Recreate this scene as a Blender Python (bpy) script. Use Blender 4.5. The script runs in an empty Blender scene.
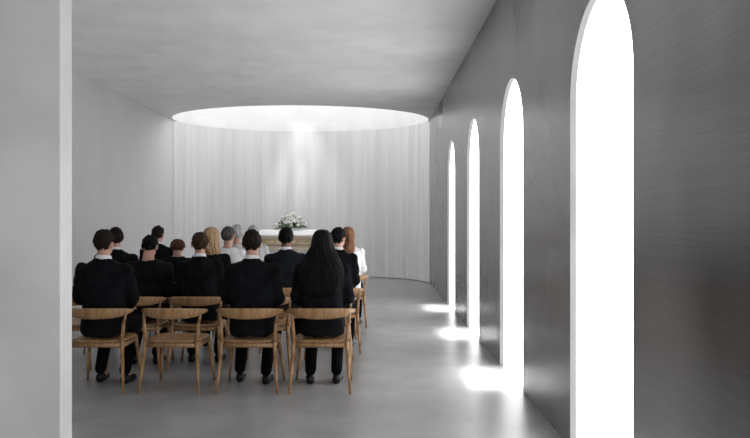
import bpy, bmesh, math, random, time
from mathutils import Vector, Matrix, noise
random.seed(7)
T0=time.time()
scene = bpy.context.scene
COL = scene.collection
scene.view_settings.view_transform = 'Standard'
scene.view_settings.look = 'None'

# ---------------------------------------------------------------- constants
HE = 1.5; F = 700.0
XR = 1.28; XL = -4.7; ZC = 3.8
SKC = (-1.71, 16.3); SKA = 2.95; SKB = 2.13

def pxX(px, d): return (px-375.0)/F*d

# ---------------------------------------------------------------- materials
def newmat(name):
    m = bpy.data.materials.new(name); m.use_nodes = True
    nt = m.node_tree; b = nt.nodes['Principled BSDF']
    return m, nt, b

def mat_noise(name, c1, c2, scale=5, rough=0.6, metal=0.0, bump=0.0, bscale=None, mapping=(1,1,1), detail=6, spec=0.5, rough2=None, sheen=0.0, lo=0.35, hi=0.65):
    m, nt, b = newmat(name)
    tc = nt.nodes.new('ShaderNodeTexCoord'); mp = nt.nodes.new('ShaderNodeMapping')
    mp.inputs['Scale'].default_value = mapping
    nt.links.new(tc.outputs['Object'], mp.inputs['Vector'])
    n = nt.nodes.new('ShaderNodeTexNoise'); n.inputs['Scale'].default_value = scale; n.inputs['Detail'].default_value = detail
    nt.links.new(mp.outputs['Vector'], n.inputs['Vector'])
    r = nt.nodes.new('ShaderNodeValToRGB')
    r.color_ramp.elements[0].position = lo; r.color_ramp.elements[1].position = hi
    r.color_ramp.elements[0].color = (*c1, 1); r.color_ramp.elements[1].color = (*c2, 1)
    nt.links.new(n.outputs['Fac'], r.inputs['Fac'])
    nt.links.new(r.outputs['Color'], b.inputs['Base Color'])
    b.inputs['Roughness'].default_value = rough
    b.inputs['Metallic'].default_value = metal
    b.inputs['Specular IOR Level'].default_value = spec
    if sheen: b.inputs['Sheen Weight'].default_value = sheen
    if rough2 is not None:
        mr = nt.nodes.new('ShaderNodeMapRange')
        mr.inputs['From Min'].default_value = lo; mr.inputs['From Max'].default_value = hi
        mr.inputs['To Min'].default_value = rough; mr.inputs['To Max'].default_value = rough2
        nt.links.new(n.outputs['Fac'], mr.inputs['Value']); nt.links.new(mr.outputs['Result'], b.inputs['Roughness'])
    if bump:
        n2 = n
        if bscale:
            n2 = nt.nodes.new('ShaderNodeTexNoise'); n2.inputs['Scale'].default_value = bscale; n2.inputs['Detail'].default_value = 4
            nt.links.new(mp.outputs['Vector'], n2.inputs['Vector'])
        bp = nt.nodes.new('ShaderNodeBump'); bp.inputs['Strength'].default_value = bump; bp.inputs['Distance'].default_value = 0.01
        nt.links.new(n2.outputs['Fac'], bp.inputs['Height']); nt.links.new(bp.outputs['Normal'], b.inputs['Normal'])
    return m

def mat_emit(name, col, s):
    m, nt, b = newmat(name)
    b.inputs['Base Color'].default_value = (.9,.9,.9,1)
    b.inputs['Emission Color'].default_value = (*col,1); b.inputs['Emission Strength'].default_value = s
    return m

def mat_brushed(name, base, var, metal, rough, stretch, cloud, bump=.03, cmap=(1,.8,.35), warm=0.0):
    """brushed metal panel: fine horizontal streaks plus soft cloudy tone imitating smudged reflections"""
    m, nt, b = newmat(name)
    tc = nt.nodes.new('ShaderNodeTexCoord')
    mp = nt.nodes.new('ShaderNodeMapping'); mp.inputs['Scale'].default_value = stretch
    nt.links.new(tc.outputs['Object'], mp.inputs['Vector'])
    n = nt.nodes.new('ShaderNodeTexNoise'); n.inputs['Scale'].default_value = 1.0; n.inputs['Detail'].default_value = 3
    nt.links.new(mp.outputs['Vector'], n.inputs['Vector'])
    mp2 = nt.nodes.new('ShaderNodeMapping'); mp2.inputs['Scale'].default_value = cmap
    nt.links.new(tc.outputs['Object'], mp2.inputs['Vector'])
    n2 = nt.nodes.new('ShaderNodeTexNoise'); n2.inputs['Scale'].default_value = 1.3; n2.inputs['Detail'].default_value = 2
    nt.links.new(mp2.outputs['Vector'], n2.inputs['Vector'])
    a = nt.nodes.new('ShaderNodeMapRange'); a.inputs['From Min'].default_value=.3; a.inputs['From Max'].default_value=.7
    a.inputs['To Min'].default_value = base-var; a.inputs['To Max'].default_value = base+var
    nt.links.new(n.outputs['Fac'], a.inputs['Value'])
    c = nt.nodes.new('ShaderNodeMapRange'); c.inputs['From Min'].default_value=.3; c.inputs['From Max'].default_value=.7
    c.inputs['To Min'].default_value = 1-cloud; c.inputs['To Max'].default_value = 1+cloud
    nt.links.new(n2.outputs['Fac'], c.inputs['Value'])
    mu = nt.nodes.new('ShaderNodeMath'); mu.operation='MULTIPLY'
    nt.links.new(a.outputs['Result'], mu.inputs[0]); nt.links.new(c.outputs['Result'], mu.inputs[1])
    cc = nt.nodes.new('ShaderNodeCombineColor')
    for i in range(3):
        m2 = nt.nodes.new('ShaderNodeMath'); m2.operation='MULTIPLY'; m2.inputs[1].default_value=(1+warm,1.0,1-warm)[i]
        nt.links.new(mu.outputs[0], m2.inputs[0]); nt.links.new(m2.outputs[0], cc.inputs[i])
    nt.links.new(cc.outputs['Color'], b.inputs['Base Color'])
    b.inputs['Metallic'].default_value = metal
    r = nt.nodes.new('ShaderNodeMapRange'); r.inputs['From Min'].default_value=.3; r.inputs['From Max'].default_value=.7
    r.inputs['To Min'].default_value = rough-.08; r.inputs['To Max'].default_value = rough+.1
    nt.links.new(n2.outputs['Fac'], r.inputs['Value']); nt.links.new(r.outputs['Result'], b.inputs['Roughness'])
    if bump:
        bp = nt.nodes.new('ShaderNodeBump'); bp.inputs['Strength'].default_value=bump; bp.inputs['Distance'].default_value=.005
        nt.links.new(n.outputs['Fac'], bp.inputs['Height']); nt.links.new(bp.outputs['Normal'], b.inputs['Normal'])
    return m

M_floor = mat_noise('polished_concrete', (.25,.25,.255), (.35,.35,.355), scale=2.6, rough=.33, detail=9, lo=.3, hi=.7)
M_ceil = mat_noise('ceiling_plaster', (.84,.84,.84), (.92,.92,.92), scale=2.2, rough=.85, detail=7)
M_wallL = mat_brushed('brushed_pale_panel', .62, .02, 0.0, .6, (1,.5,150), .05, 0)
M_wallR = mat_brushed('brushed_steel_panel', .275, .03, .68, .31, (1,2.0,260), .42, .02, (1,.75,.5), .004)  # strong cloud paints blurred reflections into the steel's base colour
M_part = mat_noise('pale_plaster', (.36,.36,.37), (.46,.46,.47), scale=2.6, rough=.8, detail=8)
M_white = mat_noise('white_plaster', (.85,.85,.85), (.9,.9,.9), scale=2, rough=.8)
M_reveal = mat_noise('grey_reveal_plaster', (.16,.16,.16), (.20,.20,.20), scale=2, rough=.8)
M_curt = mat_noise('white_sheer_curtain', (.68,.68,.69), (.77,.77,.78), scale=1.5, rough=.9, mapping=(3,3,.15), spec=.1)
M_arch = mat_emit('daylight_glass', (1,1,1), 4.6)
M_sky = mat_emit('skylight_glass', (1,1,1), 1.6)
M_wood = mat_noise('oak_wood', (.25,.13,.055), (.40,.235,.11), scale=3, rough=.42, mapping=(14,14,2), bump=.05)
M_black = mat_noise('black_wool', (.003,.0035,.0045), (.008,.009,.011), scale=7, rough=.9, bump=.7, bscale=8, spec=.08)
M_trouser = mat_noise('black_trouser_wool', (.002,.002,.003), (.005,.005,.006), scale=7, rough=.9, bump=.5, bscale=8, spec=.06)
M_navy = mat_noise('charcoal_wool', (.007,.008,.011), (.014,.016,.02), scale=7, rough=.9, bump=.7, bscale=8, spec=.1)
M_shirt = mat_noise('white_cotton', (.68,.68,.70), (.82,.82,.84), scale=6, rough=.85, bump=.5, bscale=9)
M_pale = mat_noise('pale_grey_cotton', (.48,.49,.50), (.60,.61,.62), scale=6, rough=.85, bump=.4, bscale=9)
M_leather = mat_noise('black_leather', (.003,.003,.003), (.008,.008,.008), scale=8, rough=.45, spec=.25)
M_skin = mat_noise('fair_skin', (.46,.25,.18), (.56,.32,.24), scale=14, rough=.55)
M_skinb = mat_noise('brown_skin', (.12,.058,.035), (.17,.085,.055), scale=14, rough=.5)
M_eye = mat_noise('eye_white', (.75,.75,.73), (.8,.8,.78), scale=4, rough=.2)
def hairmat(name, c):
    return mat_noise(name, tuple(x*.55 for x in c), tuple(min(1,x*1.5) for x in c), scale=6, rough=.6, mapping=(9,9,1.2), bump=.8, detail=5, spec=.10)
M_hbrown = hairmat('dark_brown_hair', (.012,.008,.006)); M_hblack = hairmat('black_hair', (.003,.003,.003))
M_hlbrown = hairmat('brown_hair', (.04,.022,.014)); M_hblond = hairmat('blond_hair', (.36,.24,.14))
M_hauburn = hairmat('auburn_hair', (.10,.045,.027)); M_hred = hairmat('reddish_blond_hair', (.20,.095,.055))
M_hgrey = hairmat('pale_grey_hair', (.40,.40,.41)); M_hdg=hairmat('greying_hair',(.07,.063,.06))
M_casket = mat_noise('cream_lacquered_wood', (.70,.61,.48), (.82,.73,.60), scale=3, rough=.3, mapping=(1,8,8))
M_ctrim = mat_noise('tan_wood_trim', (.34,.23,.13), (.46,.32,.19), scale=3, rough=.35, mapping=(1,8,8))
M_brass = mat_noise('brass', (.70,.50,.24), (.78,.58,.30), scale=5, rough=.25, metal=1.0)
M_cloth = mat_noise('white_bier_cloth', (.70,.70,.70), (.8,.8,.8), scale=4, rough=.9)
M_leaf = mat_noise('green_leaves', (.08,.17,.05), (.18,.32,.11), scale=12, rough=.6)
M_petal = mat_noise('white_petals', (.88,.86,.80), (.96,.94,.90), scale=12, rough=.6)

# ---------------------------------------------------------------- helpers
def obj_from_bm(name, bm, mat, smooth=False, link=True, normals=True):
    if normals: bmesh.ops.recalc_face_normals(bm, faces=bm.faces)
    me = bpy.data.meshes.new(name); bm.to_mesh(me); bm.free()
    if smooth:
        me.polygons.foreach_set('use_smooth',[True]*len(me.polygons))
    if mat: me.materials.append(mat)
    o = bpy.data.objects.new(name, me)
    if link: COL.objects.link(o)
    return o

def box(bm, x0,x1,y0,y1,z0,z1, bev=0):
    r = bmesh.ops.create_cube(bm, size=1)
    for v in r['verts']:
        v.co = Vector(((x0+x1)/2+v.co.x*(x1-x0),(y0+y1)/2+v.co.y*(y1-y0),(z0+z1)/2+v.co.z*(z1-z0)))
    if bev:
        es = list({e for v in r['verts'] for e in v.link_edges})
        bmesh.ops.bevel(bm, geom=es, offset=bev, segments=2, affect='EDGES', profile=.6)

def structure(o): o['kind'] = 'structure'; return o

def ellipsoid(bm, c, r, M=None, seg=20, ring=12):
    T=Matrix.Translation(Vector(c)) @ Matrix.Diagonal((r[0],r[1],r[2],1))
    if M: T = M @ T
    bmesh.ops.create_uvsphere(bm, u_segments=seg, v_segments=ring, radius=1.0, matrix=T)

def limb(bm, p0, p1, r0, r1, M=None, seg=16, caps=True):
    p0 = Vector(p0); p1 = Vector(p1); d = p1-p0; L = d.length
    q = Vector((0,0,1)).rotation_difference(d.normalized()).to_matrix().to_4x4()
    T = Matrix.Translation((p0+p1)/2) @ q
    if M: T = M @ T
    bmesh.ops.create_cone(bm, cap_ends=True, segments=seg, radius1=r0, radius2=r1, depth=L, matrix=T)
    if caps:
        ellipsoid(bm, p0, (r0,)*3, M, 14, 8); ellipsoid(bm, p1, (r1,)*3, M, 14, 8)

def loft(bm, rings, n=32, M=None, mod=None, post=None):
    vs = []
    for k,(cx,cy,cz,rx,ry,pw) in enumerate(rings):
        row = []
        for i in range(n):
            t = 2*math.pi*i/n; c = math.cos(t); s = math.sin(t)
            x = math.copysign(abs(c)**(2/pw), c)*rx; y = math.copysign(abs(s)**(2/pw), s)*ry
            g = mod(t, cz) if mod else 1.0
            p = Vector((cx+x*g, cy+y*g, cz))
            if post: p = post(p)
            row.append(bm.verts.new(M @ p if M else p))
        vs.append(row)
    for a, b in zip(vs[:-1], vs[1:]):
        for i in range(n):
            j = (i+1) % n
            bm.faces.new((a[i], a[j], b[j], b[i]))
    bm.faces.new(list(reversed(vs[0]))); bm.faces.new(vs[-1])

# remeshing happens in a scratch scene so the main scene is never re-evaluated
SCR = bpy.data.scenes.new('scratch')
def remeshed(name, bm, mat, voxel=.009, smooth=5, factor=.5, clamp0=False):
    o = obj_from_bm(name, bm, None, link=False, normals=False)
    SCR.collection.objects.link(o)
    md = o.modifiers.new('r','REMESH'); md.mode='VOXEL'; md.voxel_size=voxel; md.use_smooth_shade=True
    if smooth:
        s = o.modifiers.new('s','SMOOTH'); s.iterations=smooth; s.factor=factor
    vl = SCR.view_layers[0]; vl.update(); dg = vl.depsgraph
    me = bpy.data.meshes.new_from_object(o.evaluated_get(dg))
    old = o.data; bpy.data.objects.remove(o); bpy.data.meshes.remove(old)
    me.name = name; me.materials.clear(); me.materials.append(mat)
    if clamp0:
        for v in me.vertices:
            if v.co.z < .004: v.co.z = .004
    me.polygons.foreach_set('use_smooth',[True]*len(me.polygons))
    o = bpy.data.objects.new(name, me); COL.objects.link(o)
    return o

# ---------------------------------------------------------------- room shell
bm = bmesh.new(); box(bm, XL-.3, XR+.6, -2.5, 19.2, -.2, 0)
structure(obj_from_bm('floor', bm, M_floor))

bm = bmesh.new(); box(bm, XL-.3, XR+.6, -2.5, 19.2, ZC, ZC+.25)
ceil = obj_from_bm('ceiling', bm, M_ceil); structure(ceil)
def ellipse_prism(z0,z1,a,b,n=128):
    bm = bmesh.new()
    lo=[];hi=[]
    for i in range(n):
        t=2*math.pi*i/n; x=SKC[0]+a*math.cos(t); y=SKC[1]+b*math.sin(t)
        lo.append(bm.verts.new((x,y,z0))); hi.append(bm.verts.new((x,y,z1)))
    for i in range(n):
        j=(i+1)%n; bm.faces.new((lo[i],lo[j],hi[j],hi[i]))
    bm.faces.new(list(reversed(lo))); bm.faces.new(hi)
    return bm
def apply_bool(o, cutters):
    for c in cutters:
        md = o.modifiers.new('b','BOOLEAN'); md.operation='DIFFERENCE'; md.object=c; md.solver='EXACT'
    dg = bpy.context.evaluated_depsgraph_get(); dg.update()
    me = bpy.data.meshes.new_from_object(o.evaluated_get(dg))
    o.modifiers.clear(); o.data = me
    for c in cutters: bpy.data.objects.remove(c)
apply_bool(ceil, [obj_from_bm('cut', ellipse_prism(ZC-.5, ZC+.8, SKA, SKB), None)])
bm = bmesh.new(); n=160; rings=[]
for (a,b,z) in ((SKA,SKB,ZC+.25),(SKA,SKB,ZC+1.5),(SKA+.15,SKB+.15,ZC+1.5),(SKA+.15,SKB+.15,ZC+.25)):
    rings.append([bm.verts.new((SKC[0]+a*math.cos(2*math.pi*i/n), SKC[1]+b*math.sin(2*math.pi*i/n), z)) for i in range(n)])
for k in range(4):
    A=rings[k];B=rings[(k+1)%4]
    for i in range(n):
        j=(i+1)%n; bm.faces.new((A[i],A[j],B[j],B[i]))
structure(obj_from_bm('trim_1', bm, M_white, False))
sk = structure(obj_from_bm('window_7', ellipse_prism(ZC+1.5, ZC+1.55, SKA+.14, SKB+.14), M_sky))

bm = bmesh.new(); box(bm, XL-.3, XL, -2.5, 19.2, 0, ZC); structure(obj_from_bm('wall_left', bm, M_wallL))
bm = bmesh.new(); box(bm, XL, XR, 18.9, 19.2, 0, ZC); structure(obj_from_bm('wall_back', bm, M_white))
bm = bmesh.new(); box(bm, XL, -.9, 2.0, 2.08, 0, ZC, .002); structure(obj_from_bm('wall_partition', bm, M_part))

bm = bmesh.new(); box(bm, XR, XR+.3, -2.5, 19.2, 0, ZC)
wr = structure(obj_from_bm('wall_right', bm, M_wallR))
AR = .56; SPR = 2.26; centres = [4.03, 6.61, 9.18, 11.78, 1.45, -1.13]  # last two arches are unseen, added to light the partition and foreground
def arch_prism(cy, x0, x1, r=AR, spr=SPR, z0=0.0):
    bm = bmesh.new(); pts=[(cy-r,z0),(cy+r,z0)]
    for i in range(0,33):
        t=math.pi*i/32; pts.append((cy+r*math.cos(t), spr+r*math.sin(t)))
    a=[bm.verts.new((x0,y,z)) for y,z in pts]; b=[bm.verts.new((x1,y,z)) for y,z in pts]
    bm.faces.new(a); bm.faces.new(list(reversed(b)))
    for i in range(len(pts)):
        j=(i+1)%len(pts); bm.faces.new((a[i],b[i],b[j],a[j]))
    return bm
cut = [obj_from_bm('cut', arch_prism(c, XR-.1, XR+.5, z0=-.1), None) for c in centres]
apply_bool(wr, cut)
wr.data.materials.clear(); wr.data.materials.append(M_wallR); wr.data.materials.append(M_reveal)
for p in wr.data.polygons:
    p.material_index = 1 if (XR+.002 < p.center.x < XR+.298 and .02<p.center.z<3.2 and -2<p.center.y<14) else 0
for i,c in enumerate(centres):
    w = structure(obj_from_bm('window_%d'%(i+1), arch_prism(c, XR+.04, XR+.06, AR-.001, SPR, 0.001), M_arch))

# curtain: pleated drape following the far half of the oval
bm = bmesh.new(); N=1100; cols=[]
zs=[.015,.5,1.2,2.0,2.8,3.4,3.795]
for i in range(N+1):
    u=i/N; t=math.pi*u
    s = t*2.6
    amp=.1+1.5*abs(noise.noise(Vector((s*1.1,3.3,0))))
    f = .016*math.sin(s*23+4*noise.noise(Vector((s*2,0,0))))*amp + .003*math.sin(s*61+1.3) + .035*noise.noise(Vector((s*3.1,5.5,0)))
    row=[]
    for z in zs:
        k = 1.0-.35*(z/3.8)
        g = f*k + .006*math.sin(s*15+z*1.3)
        edge=min(1,min(u,1-u)*25)
        a=SKA+.034-.075*edge+g*edge; b=SKB-.055+g
        row.append(bm.verts.new((SKC[0]+a*math.cos(t), SKC[1]+b*math.sin(t), z)))
    cols.append(row)
for A,B in zip(cols[:-1],cols[1:]):
    for k in range(len(zs)-1): bm.faces.new((A[k],B[k],B[k+1],A[k+1]))
cu = obj_from_bm('curtain', bm, M_curt, True)
cu['label']='full-height white pleated curtain curving beneath the oval skylight'; cu['category']='curtain'

# ---------------------------------------------------------------- chair
def make_chair():
    E = bpy.data.objects.new('dining_chair', None); E.empty_display_size=.2
    COL.objects.link(E); parts=[]
    bm=bmesh.new()
    loft(bm,[(0,0,.425,.215,.195,4),(0,0,.428,.238,.218,4),(0,0,.440,.245,.226,4),(0,0,.447,.240,.220,4),(0,0,.448,.20,.18,3.2),(0,0,.443,.08,.07,2.5)],n=48)
    parts.append(obj_from_bm('seat',bm,M_wood,True))
    bm=bmesh.new(); rows=[]; K=40
    for i in range(K+1):
        u=-1+2*i/K; x=.285*math.sin(u*1.25)/math.sin(1.25); y=-.262+.15*abs(u)**2.1
        h=.036*(1-abs(u)**2.4)+.013; th=.016-.004*abs(u)
        z=.685+.012*u*u
        dx=.285*1.25*math.cos(u*1.25)/math.sin(1.25); dy=.15*2.1*abs(u)**1.1*(1 if u>0 else -1)
        nn=Vector((-dy,dx,0)).normalized()
        row=[]
        for j in range(12):
            a=2*math.pi*j/12; c=math.cos(a); s=math.sin(a)
            off=math.copysign(abs(c)**.6,c)*th; zz=math.copysign(abs(s)**.7,s)*h
            row.append(bm.verts.new((x+nn.x*(off-zz*.12),y+nn.y*(off-zz*.12),z+zz)))
        rows.append(row)
    for A,B in zip(rows[:-1],rows[1:]):
        for j in range(12):
            k=(j+1)%12; bm.faces.new((A[j],A[k],B[k],B[j]))
    bm.faces.new(rows[0]); bm.faces.new(list(reversed(rows[-1])))
    parts.append(obj_from_bm('backrest',bm,M_wood,True))
    def leg(pts,rad):
        bm=bmesh.new()
        for (p,q,a,b) in zip(pts[:-1],pts[1:],rad[:-1],rad[1:]): limb(bm,p,q,a,b,seg=14)
        for v in bm.verts:
            if v.co.z<0: v.co.z=0
        return obj_from_bm('leg',bm,M_wood,True)
    for s in (-1,1):
        parts.append(leg([(s*.262,-.275,.004),(s*.236,-.222,.30),(s*.228,-.205,.44),(s*.240,-.198,.60),(s*.252,-.178,.682)],[.011,.016,.018,.014,.010]))
        parts.append(leg([(s*.255,.245,.004),(s*.225,.205,.28),(s*.212,.188,.425)],[.011,.016,.016]))
    for (p,q) in (((-.215,.19,.40),(.215,.19,.40)),((-.228,-.205,.405),(.228,-.205,.405)),((-.218,.19,.40),(-.228,-.205,.40)),((.218,.19,.40),(.228,-.205,.40))):
        bm=bmesh.new(); limb(bm,p,q,.013,.013,seg=12); 
        for v in bm.verts: v.co.z=.403+(v.co.z-.403)*1.5
        parts.append(obj_from_bm('seat_rail',bm,M_wood,True))
    for p in parts: p.parent=E
    return E,parts
CH,CHP=make_chair(); first=[True]
def place_chair(x,y,rot=0,label='light oak dining chair with curved backrest'):
    if first[0]: E=CH; first[0]=False
    else:
        E=CH.copy(); COL.objects.link(E)
        for p in CHP:
            q=p.copy(); q.parent=E; COL.objects.link(q)
    E.location=(x,y,0); E.rotation_euler=(0,0,math.radians(rot))
    E['label']=label; E['category']='chair'; E['group']='oak chairs for the mourners'
    return E

# ---------------------------------------------------------------- people
def make_person(x,y,label,hair='short',hmat=None,skin=None,top=None,bot=None,w=1.0,yaw=0,tilt=0,roll=0,lean=0.0,scale=1.0,rot=0,hairlen=.95,feet=.16,collar=True,seed=0,shoulder=1.0,hairw=1.0,vox=.009,wide=0.0):
    rnd=random.Random(seed)
    hmat=hmat or M_hbrown; skin=skin or M_skin; top=top or M_black; bot=bot or M_trouser
    def L(p,k=1.0):
        dz=max(0,p[2]-.52); return Vector((p[0],p[1]+lean*dz*k,p[2]-lean*lean*dz*.45*k))
    HM = Matrix.Translation(L((0,0,1.12))-Vector((0,0,1.12))) @ Matrix.Translation((0,-.01,1.18)) @ Matrix.Rotation(math.radians(-yaw),4,'Z') @ Matrix.Rotation(math.radians(-tilt),4,'X') @ Matrix.Rotation(math.radians(roll),4,'Y') @ Matrix.Translation((0,.01,-1.18))
    W=w
    ww=.5+.5*W
    joints={}
    for s in (-1,1):
        dx=rnd.uniform(-.015,.03)+wide
        joints[s]=dict(sh=L((s*.185*W*shoulder,-.005,1.045)), el=L((s*.236*W,.03,.79),.6), wr=Vector((s*.115,.265,.668)),
            hip=Vector((s*.09,.02,.545)), kn=Vector((s*(.125+dx),.425,.535)), an=Vector((s*(.12+dx),feet+rnd.uniform(-.06,.06),.10)))
    def torso(bm,o):
        rs=[(0,0,.465,.165,.115,2.4),(0,0,.50,.185*ww,.135,2.4),(0,0,.60,.182*ww,.13,2.4),(0,-.005,.75,.168*ww,.118,2.3),(0,-.005,.90,.190*W,.128,2.3),(0,-.01,1.0,.198*W,.125,2.3),(0,-.012,1.05,.190*W,.112,2.2),(0,-.014,1.09,.150*W,.092,2.1),(0,-.014,1.125,.085*W,.07,2)]
        loft(bm,[(r[0],r[1],r[2]+(o*.4 if r[2]>.5 else 0),r[3]+o,r[4]+o,r[5]) for r in rs],n=40,post=L)
    # --- body
    bm=bmesh.new(); torso(bm,-.004)
    limb(bm,L((0,-.022,1.07)),HM@Vector((0,-.012,1.215)),.062*ww,.053*ww)
    ellipsoid(bm,(0,-.004,1.300),(.074,.096,.096),HM,28,18)
    ellipsoid(bm,(0,.034,1.238),(.056,.058,.070),HM,24,14)
    ellipsoid(bm,(0,.062,1.185),(.026,.026,.018),HM)
    limb(bm,(0,.088,1.285),(0,.108,1.243),.009,.014,HM,10)
    ellipsoid(bm,(0,.086,1.212),(.024,.012,.006),HM); ellipsoid(bm,(0,.086,1.203),(.021,.012,.006),HM)
    ellipsoid(bm,(0,.080,1.300),(.05,.014,.009),HM)
    for s in (-1,1):
        j=joints[s]
        ellipsoid(bm,(s*.078,-.008,1.268),(.010,.022,.032),HM,14,10)
        limb(bm,(s*.075,-.004,1.262),(s*.088,-.022,1.285),.007,.009,HM,10)
        limb(bm,j['sh'],j['el'],.052,.040); limb(bm,j['el'],j['wr'],.040,.027)
        limb(bm,j['hip'],j['kn'],.070,.052); limb(bm,j['kn'],j['an'],.050,.036)
        limb(bm,j['an'],j['an']+Vector((0,.10,-.055)),.034,.026)
        wr=j['wr']; pc=wr+Vector((-s*.012,.055,-.012))
        limb(bm,wr,pc,.025,.026); ellipsoid(bm,pc+Vector((0,.005,0)),(.040,.044,.015))
        for k,(fx,ln) in enumerate(((-.030,.85),(-.010,.97),(.010,1.0),(.030,.90)) if s>0 else ((.030,.85),(.010,.97),(-.010,1.0),(-.030,.90))):
            a=pc+Vector((fx*1.1,.035,0)); b1=a+Vector((fx*.3,.036*ln,.004)); c1=b1+Vector((0,.022*ln,-.010)); d1=c1+Vector((0,.012*ln,-.014))
            limb(bm,a,b1,.0095,.009,seg=8); limb(bm,b1,c1,.009,.008,seg=8); limb(bm,c1,d1,.008,.007,seg=8)
        a=pc+Vector((-s*.030,-.020,-.002)); b1=a+Vector((-s*.026,.026,-.004)); c1=b1+Vector((-s*.006,.026,-.008))
        limb(bm,a,b1,.013,.011,seg=8); limb(bm,b1,c1,.010,.008,seg=8)
    body=remeshed('person',bm,skin,vox,2)
    # --- jacket / shirt
    kids=[]
    bm=bmesh.new(); torso(bm,.012)
    for s in (-1,1):
        j=joints[s]
        ellipsoid(bm,j['sh']+Vector((0,0,-.002)),(.068,.070,.062))
        limb(bm,j['sh'],j['el'],.066,.055); limb(bm,j['el'],j['wr']+(j['el']-j['wr'])*.10,.055,.040)
        for q in (.35,.62,.85):
            p=j['sh'].lerp(j['el'],q); ellipsoid(bm,p+Vector((s*.006,-.01,0)),(.060,.062,.018))
    if collar:
        for i in range(14):
            t=math.pi*(1+i/13.0); p=L((.072*math.cos(t)*ww,-.012+.066*math.sin(t),1.128+.012*abs(math.sin(t)))); ellipsoid(bm,p,(.016,.016,.022),None,10,8)
    jk=remeshed('suit_jacket' if top in (M_black,M_navy) else 'shirt',bm,top,.0115,6); kids.append(jk)
    for v in jk.data.vertices:
        c=v.co; d=noise.noise(Vector((c.x*7+seed,c.y*5,c.z*11)))*.010+noise.noise(Vector((c.x*16+seed,c.y*12,c.z*9+c.x*12)))*.008
        v.co=c+v.normal*d
    if collar:
        bm=bmesh.new(); rows=[]
        for (r,z,dy) in ((.068,1.118,0),(.063,1.150,0),(.060,1.172,.004),(.064,1.172,.004),(.069,1.145,0)):
            rows.append([bm.verts.new(L((r*ww*math.cos(t)*1.0,-.014+dy+r*ww*math.sin(t),z-.012*math.sin(t)))) for t in [2*math.pi*i/32 for i in range(32)]])
        for k in range(5):
            A=rows[k];B=rows[(k+1)%5]
            for i in range(32):
                jn=(i+1)%32; bm.faces.new((A[i],A[jn],B[jn],B[i]))
        kids.append(obj_from_bm('shirt_collar',bm,M_shirt,True))
    # --- trousers
    bm=bmesh.new(); ellipsoid(bm,(0,0,.565),(.178*ww,.136,.10),None,28,16)
    for s in (-1,1):
        j=joints[s]; limb(bm,j['hip']+Vector((0,0,-.004)),j['kn'],.080,.066); limb(bm,j['kn'],j['an']+Vector((0,0,.02)),.066,.052,caps=True)
    tr=remeshed('trousers',bm,bot,.013,4); kids.append(tr)
    for v in tr.data.vertices:
        if v.co.z<.455 and v.co.y<.19 and v.co.z>.40: v.co.z=.455
    # --- shoes
    for s in (-1,1):
        a=joints[s]['an']; bm=bmesh.new(); X=a.x
        ellipsoid(bm,(X,a.y-.02,.045),(.036,.045,.045)); limb(bm,(X,a.y-.02,.030),(X+s*.012,a.y+.15,.022),.036,.034)
        ellipsoid(bm,(X+s*.014,a.y+.13,.028),(.044,.075,.030)); limb(bm,(X,a.y,.06),(X,a.y+.06,.045),.036,.034)
        kids.append(remeshed('shoe',bm,M_leather,.009,3,clamp0=True))
    # --- eyes
    for s in (-1,1):
        bm=bmesh.new(); ellipsoid(bm,(s*.031,.081,1.279),(.0125,.0115,.0085),HM,12,8)
        kids.append(obj_from_bm('eye',bm,M_eye,True))
    # --- hair
    bm=bmesh.new()
    if hair=='short' or hair=='bob':
        U=90;V=54; grid=[]
        low = 1.212 if hair=='short' else 1.185
        for a in range(V+1):
            ph=math.pi*a/V; row=[]
            for b in range(U):
                th=2*math.pi*b/U
                dx=math.sin(ph)*math.cos(th); dy=math.sin(ph)*math.sin(th); dz=math.cos(ph)
                nz=noise.noise(Vector((dx*4+seed,dy*4,dz*3)))*.011+noise.noise(Vector((dx*20,dy*20+seed,dz*9)))*.006
                nz-=.010*max(0,-dz-.25)
                rx=.083+nz; ry=.105+nz; rz=.104+nz
                if hair=='bob': rx+=.010; ry+=.006
                row.append(bm.verts.new(HM@Vector((dx*rx,-.006+dy*ry,1.303+dz*rz))))
            grid.append(row)
        def keep(dx,dy,dz):
            yy=dy*.105; zz=1.303+dz*.105+.010*noise.noise(Vector((dx*9,dy*9,seed)))
            if hair=='bob': return zz>low if yy<.015 else zz>1.345
            if yy>.055: return zz>1.352
            if yy>.012: return zz>1.325
            if yy>-.028: return zz>1.292
            return zz>low
        for a in range(V):
            for b in range(U):
                ph=math.pi*(a+.5)/V; th=2*math.pi*(b+.5)/U
                if keep(math.sin(ph)*math.cos(th),math.sin(ph)*math.sin(th),math.cos(ph)):
                    c=(b+1)%U; bm.faces.new((grid[a][b],grid[a][c],grid[a+1][c],grid[a+1][b]))
        bmesh.ops.delete(bm,geom=[v for v in bm.verts if not v.link_faces],context='VERTS')
        bmesh.ops.remove_doubles(bm,verts=bm.verts,dist=.0002)
        ho=obj_from_bm('hair',bm,hmat,True)
        md=ho.modifiers.new('solid','SOLIDIFY'); md.thickness=.012; md.offset=-1
    else:
        hl=hairlen; hw=hairw
        rs=[(0,-.004,1.408,.015,.015,2),(0,-.004,1.402,.045,.055,2),(0,-.005,1.385,.066,.082,2),(0,-.006,1.355,.083,.102,2),(0,-.008,1.31,.093,.110,2),(0,-.012,1.26,.096,.106,2),(0,-.03,1.20,.104*hw,.090,2),(0,-.058,1.14,.122*hw,.084,2)]
        rest=[(0,-.092,1.08,.140*hw,.072,2.3),(0,-.118,1.02,.150*hw,.056,2.4),(0,-.125,.95,.152*hw,.050,2.4),(0,-.122,.86,.142*hw,.046,2.4),(0,-.118,.78,.120*hw,.040,2.4)]
        rs+= [r for r in rest if r[2]>hl+.02]
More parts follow.
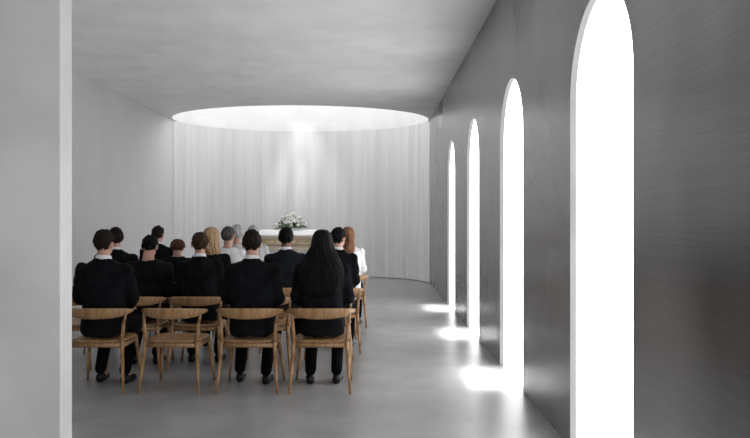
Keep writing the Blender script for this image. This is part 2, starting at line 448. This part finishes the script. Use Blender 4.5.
        last=rs[-1]; rs.append((0,last[1],hl,last[3]*.82,last[4]*.7,2.2)); rs.append((0,last[1],hl-.025,last[3]*.45,last[4]*.4,2))
        dn=[]
        for A,B in zip(rs[:-1],rs[1:]):
            m=4 if abs(A[2]-B[2])>.03 else 2
            for q in range(m): dn.append(tuple(A[i]+(B[i]-A[i])*q/m for i in range(6)))
        dn.append(rs[-1])
        def md_(t,z):
            k=min(1,max(0,(1.39-z)/.12)); 
            return 1+k*(.020*math.sin(19*t+3*math.sin(z*8+seed))+.016*math.sin(41*t+z*14)+.20*noise.noise(Vector((math.cos(t)*1.7+seed,math.sin(t)*1.7,z*4))))
        def clamp(p):
            lim=.03 if p.z<1.335 else .03+(p.z-1.335)*2.2
            return Vector((p.x,min(p.y,lim),p.z))
        def pst(p):
            p=clamp(p); k=min(1,max(0,(p.z-1.08)/.12))
            a=HM@p; b=L(p); return b.lerp(a,k)
        loft(bm,dn,n=96,mod=md_,post=pst)
        ho=obj_from_bm('hair',bm,hmat,True)
    kids.append(ho)
    for k in kids: k.parent=body
    body.location=(x,y,0); body.rotation_euler=(0,0,math.radians(rot)); 
    if scale!=1.0:
        for o in [body]+kids:
            for v in o.data.vertices:
                if v.co.z>.6: v.co.z=.6+(v.co.z-.6)*scale
    body['label']=label; body['category']='person'; body['group']='seated mourners'
    return body

R=[None,6.27,7.17,8.07,8.97,9.87,10.77]
def sit(px,row,label,chair=True,**k):
    d=R[row]; X=pxX(px,d-.02)
    r=k.get('rot',0)
    if chair: place_chair(X,d,r)
    return make_person(X,d-.015,label,vox=.009 if row<3 else .012,**k)

sit(104,1,'man with short dark brown hair in a black suit',hmat=M_hbrown,yaw=6,seed=1,w=1.04)
place_chair(pxX(179,R[1]),R[1],-3,'empty light oak dining chair with curved backrest')
sit(252,1,'man with short dark hair, black suit and white shirt collar',hmat=M_hbrown,yaw=-4,seed=2,w=1.0)
sit(322,1,'woman with very long straight black hair in black clothes',hair='long',hmat=M_hblack,hairlen=.84,hairw=1.22,seed=3,w=1.0,collar=False,yaw=3,feet=.13)
# second row
place_chair(-3.08,R[2],2,'empty light oak dining chair with curved backrest')
sit(141,2,'person in a bulky black jacket leaning forward with bowed head',hmat=M_hblack,seed=4,w=1.08,lean=.42,tilt=16,scale=.97,collar=False)
sit(200,2,'man with brown hair in a black suit seated upright',hmat=M_hlbrown,seed=5,w=.93,yaw=-14,scale=.95)
place_chair(-1.10,R[2],0,'empty light oak dining chair with curved backrest')
place_chair(-.49,R[2],0,'empty light oak dining chair with curved backrest')
# third row
sit(116,3,'man with dark hair and black suit, head turned aside',hmat=M_hbrown,seed=6,yaw=-35,w=.98)
sit(211,3,'woman with blond shoulder-length hair in a black jacket',hair='long',hmat=M_hblond,hairlen=1.08,seed=8,w=.82,collar=False,yaw=18)
sit(286,3,'brown-skinned man with cropped black hair in a charcoal suit',hmat=M_hblack,skin=M_skinb,top=M_navy,seed=9,w=1.0)
sit(338,3,'man with dark hair in a black suit beside the aisle',hmat=M_hblack,seed=10,yaw=24,w=.86,feet=.2)
# fourth row
sit(176,4,'small woman with auburn hair and bowed head in black',hair='bob',hmat=M_hauburn,seed=7,w=.86,scale=.80,tilt=10,lean=.1,collar=False)
sit(228,4,'person with grey hair wearing a white shirt',hmat=M_hdg,top=M_shirt,seed=12,w=.95,yaw=14,collar=False)
place_chair(-1.2,R[4],0,'empty light oak dining chair with curved backrest')
place_chair(-.50,R[4],0,'empty light oak dining chair with curved backrest')
# fifth row
sit(158,5,'man with dark hair, black suit and white collar sitting tall',hmat=M_hbrown,seed=11,w=1.0,yaw=8)
sit(237,5,'elderly woman with grey bobbed hair in pale grey clothes',hair='bob',hmat=M_hgrey,top=M_pale,bot=M_pale,seed=13,w=.88,collar=False,scale=1.02)
place_chair(-1.02,R[5],0,'empty light oak dining chair with curved backrest')
sit(348,5,'woman with long reddish hair and white blouse at the aisle',hair='long',hmat=M_hred,top=M_shirt,hairlen=1.0,hairw=.72,seed=15,w=.88,collar=False,yaw=-20,scale=.98)
# sixth row
sit(253,6,'man with grey hair in pale grey clothes near the casket',hmat=M_hgrey,top=M_pale,bot=M_pale,seed=16,w=.95,collar=False)
place_chair(-.55,R[6],0,'empty light oak dining chair with curved backrest')
bpy.data.scenes.remove(SCR)

# ---------------------------------------------------------------- casket
CX=pxX(293,16.0); CY=16.0
bier=bpy.data.objects.new('casket_stand',None); COL.objects.link(bier); bier.location=(CX,CY,0)
bier['label']='tall stand draped in white cloth beneath the casket'; bier['category']='stand'
bm=bmesh.new(); box(bm,-.70,.70,-.26,.26,.74,.80,.01); o=obj_from_bm('stand_top',bm,M_cloth); o.parent=bier
bm=bmesh.new()
n=160; rows=[]
for z,e in ((.01,.035),(.4,.028),(.735,.008)):
    row=[]
    for i in range(n):
        t=2*math.pi*i/n; c=math.cos(t); s=math.sin(t); g=1+e*math.sin(t*34)
        row.append(bm.verts.new((math.copysign(abs(c)**.35,c)*.69*g, math.copysign(abs(s)**.35,s)*.25*g, z)))
    rows.append(row)
for A,B in zip(rows[:-1],rows[1:]):
    for i in range(n): bm.faces.new((A[i],A[(i+1)%n],B[(i+1)%n],B[i]))
o=obj_from_bm('drape',bm,M_cloth,True); o.parent=bier
ck=bpy.data.objects.new('casket',None); COL.objects.link(ck); ck.location=(CX,CY,.80)
ck['label']='closed cream wood casket with white lid and brass handles'; ck['category']='casket'
def rectloft(rings,mat,name,parent,bev=.0):
    bm=bmesh.new(); rows=[]
    for hx,hy,z in rings:
        rows.append([bm.verts.new((sx*hx,sy*hy,z)) for sx,sy in ((-1,-1),(1,-1),(1,1),(-1,1))])
    for A,B in zip(rows[:-1],rows[1:]):
        for i in range(4): bm.faces.new((A[i],A[(i+1)%4],B[(i+1)%4],B[i]))
    bm.faces.new(list(reversed(rows[0]))); bm.faces.new(rows[-1])
    o=obj_from_bm(name,bm,mat)
    md=o.modifiers.new('bev','BEVEL'); md.width=.008; md.segments=2; md.limit_method='ANGLE'
    o.parent=parent; return o
rectloft([(.80,.30,0.0),(.80,.30,.035),(.765,.27,.06),(.765,.27,.27),(.80,.30,.29),(.80,.30,.305)],M_casket,'casket_body',ck)
rectloft([(.815,.315,.306),(.815,.315,.345),(.79,.29,.37),(.75,.23,.43),(.70,.15,.455)],M_white,'lid',ck)
rectloft([(.805,.305,.10),(.805,.305,.13)],M_ctrim,'moulding',ck)
rectloft([(.805,.305,.225),(.805,.305,.245)],M_ctrim,'moulding',ck)
for sy in (-1,1):
    for hx in (-.5,0,.5):
        bm=bmesh.new(); y=sy*.345
        limb(bm,(hx-.17,y,.19),(hx+.17,y,.19),.014,.014,seg=12)
        for q in (-.12,.12): limb(bm,(hx+q,sy*.29,.20),(hx+q,y,.19),.010,.010,seg=10)
        o=obj_from_bm('handle',bm,M_brass,True); o.parent=ck; 
# flowers
fz=.80+.456
fl=bpy.data.objects.new('flower_arrangement',None); COL.objects.link(fl); fl.location=(CX-.03,CY,fz)
fl['label']='low spray of white flowers and green leaves on the casket lid'; fl['category']='flowers'
bm=bmesh.new(); rnd=random.Random(5)
def leafmesh(bm,base,dirv,L,Wd):
    d=dirv.normalized(); side=d.cross(Vector((0,0,1)))
    side = side.normalized() if side.length>.1 else Vector((1,0,0)); up=side.cross(d)
    prev=None
    for i in range(6):
        u=i/5; w=Wd*math.sin(math.pi*min(.98,u*.9+.08)); p=base+d*L*u-Vector((0,0,.35*L*u*u))
        cur=(bm.verts.new(p-side*w+up*w*.3),bm.verts.new(p),bm.verts.new(p+side*w+up*w*.3))
        if prev:
            bm.faces.new((prev[0],prev[1],cur[1],cur[0])); bm.faces.new((prev[1],prev[2],cur[2],cur[1]))
        prev=cur
for i in range(130):
    a=rnd.uniform(0,2*math.pi); e=rnd.uniform(.0,1.3)
    d=Vector((math.cos(a)*math.cos(e)*2.2,math.sin(a)*math.cos(e)*.8,math.sin(e)))
    leafmesh(bm,Vector((rnd.uniform(-.28,.28),rnd.uniform(-.10,.08),rnd.uniform(.02,.10))),d,rnd.uniform(.15,.28),.022)
for v in bm.verts:
    if v.co.z<.002: v.co.z=.002
o=obj_from_bm('foliage',bm,M_leaf,True,normals=False); o.parent=fl; o['kind']='stuff'
for i in range(56):
    a=rnd.uniform(0,2*math.pi); rr=rnd.uniform(0,1)**.55
    c=Vector((math.cos(a)*rr*.38,math.sin(a)*rr*.20-.03,.08+.25*(1-rr*rr)+rnd.uniform(-.02,.05)))
    bm=bmesh.new(); R0=rnd.uniform(.045,.065)
    for lay in range(3):
        for k in range(6):
            t=2*math.pi*k/6+lay*.5; tilt=.3+.45*lay
            d=Vector((math.cos(t)*math.cos(tilt),math.sin(t)*math.cos(tilt),math.sin(tilt)))
            leafmesh(bm,c,d,R0*(1-.2*lay),R0*.38)
    ellipsoid(bm,c,(R0*.5,)*3,None,10,8)
    o=obj_from_bm('bloom',bm,M_petal,True,normals=False); o.parent=fl

# ---------------------------------------------------------------- lights
w=bpy.data.worlds.new('world'); scene.world=w; w.use_nodes=True
w.node_tree.nodes['Background'].inputs[0].default_value=(1,1,1,1); w.node_tree.nodes['Background'].inputs[1].default_value=1.05
def area(name,loc,rot,sx,sy,p,spread=180):
    l=bpy.data.lights.new(name,'AREA'); l.shape='RECTANGLE'; l.size=sx; l.size_y=sy; l.energy=p; l.spread=math.radians(spread)
    o=bpy.data.objects.new(name,l); COL.objects.link(o); o.location=loc; o.rotation_euler=rot; return o
for c in centres[:4]:
    area('arch_spill_fill',(XR+.015,c,2.3),(0,math.radians(6.5),0),.03,.8,4.2,14)  # added lamps in the reveals, making the light spill at each arch base
def spot(loc,tgt,e,deg,soft,blend=1):  # added spots, mostly drawing streaks on curtain and casket to imitate skylight rays
    l=bpy.data.lights.new('added_beam_spot','SPOT'); l.energy=e; l.spot_size=math.radians(deg); l.spot_blend=blend; l.shadow_soft_size=soft
    o=bpy.data.objects.new('added_beam_spot',l); COL.objects.link(o); o.location=loc
    o.rotation_euler=(Vector(tgt)-o.location).to_track_quat('-Z','Y').to_euler()
spot((-1.6,15.6,5.2),(-1.75,18.4,1.5),80,50,.4)
spot((-1.85,17.6,5.2),(-1.95,18.5,1.9),170,8,.03,.8)
spot((-1.6,17.6,5.2),(-2.7,18.4,1.9),130,11,.03,.8)
spot((-1.6,17.6,5.2),(-.9,18.4,1.9),80,10,.03,.8)
spot((-1.85,17.5,5.2),(-1.9,18.6,2.0),120,42,.1,1)
spot((-1.9,14.6,4.9),(-1.85,16.0,1.1),150,22,.2,1)
# added spot imitating slanting daylight high on the wall beside the nearest arch
spot((-.3,3.4,3.7),(1.28,5.35,3.3),30,18,.03,.9)

# ---------------------------------------------------------------- camera
cd=bpy.data.cameras.new('camera'); cd.sensor_width=36; cd.lens=36*F/750; cd.clip_end=100
cam=bpy.data.objects.new('camera',cd); COL.objects.link(cam); cam.location=(0,0,HE); cam.rotation_euler=(math.pi/2,0,0)
scene.camera=cam
print('SCRIPT SECONDS',time.time()-T0)
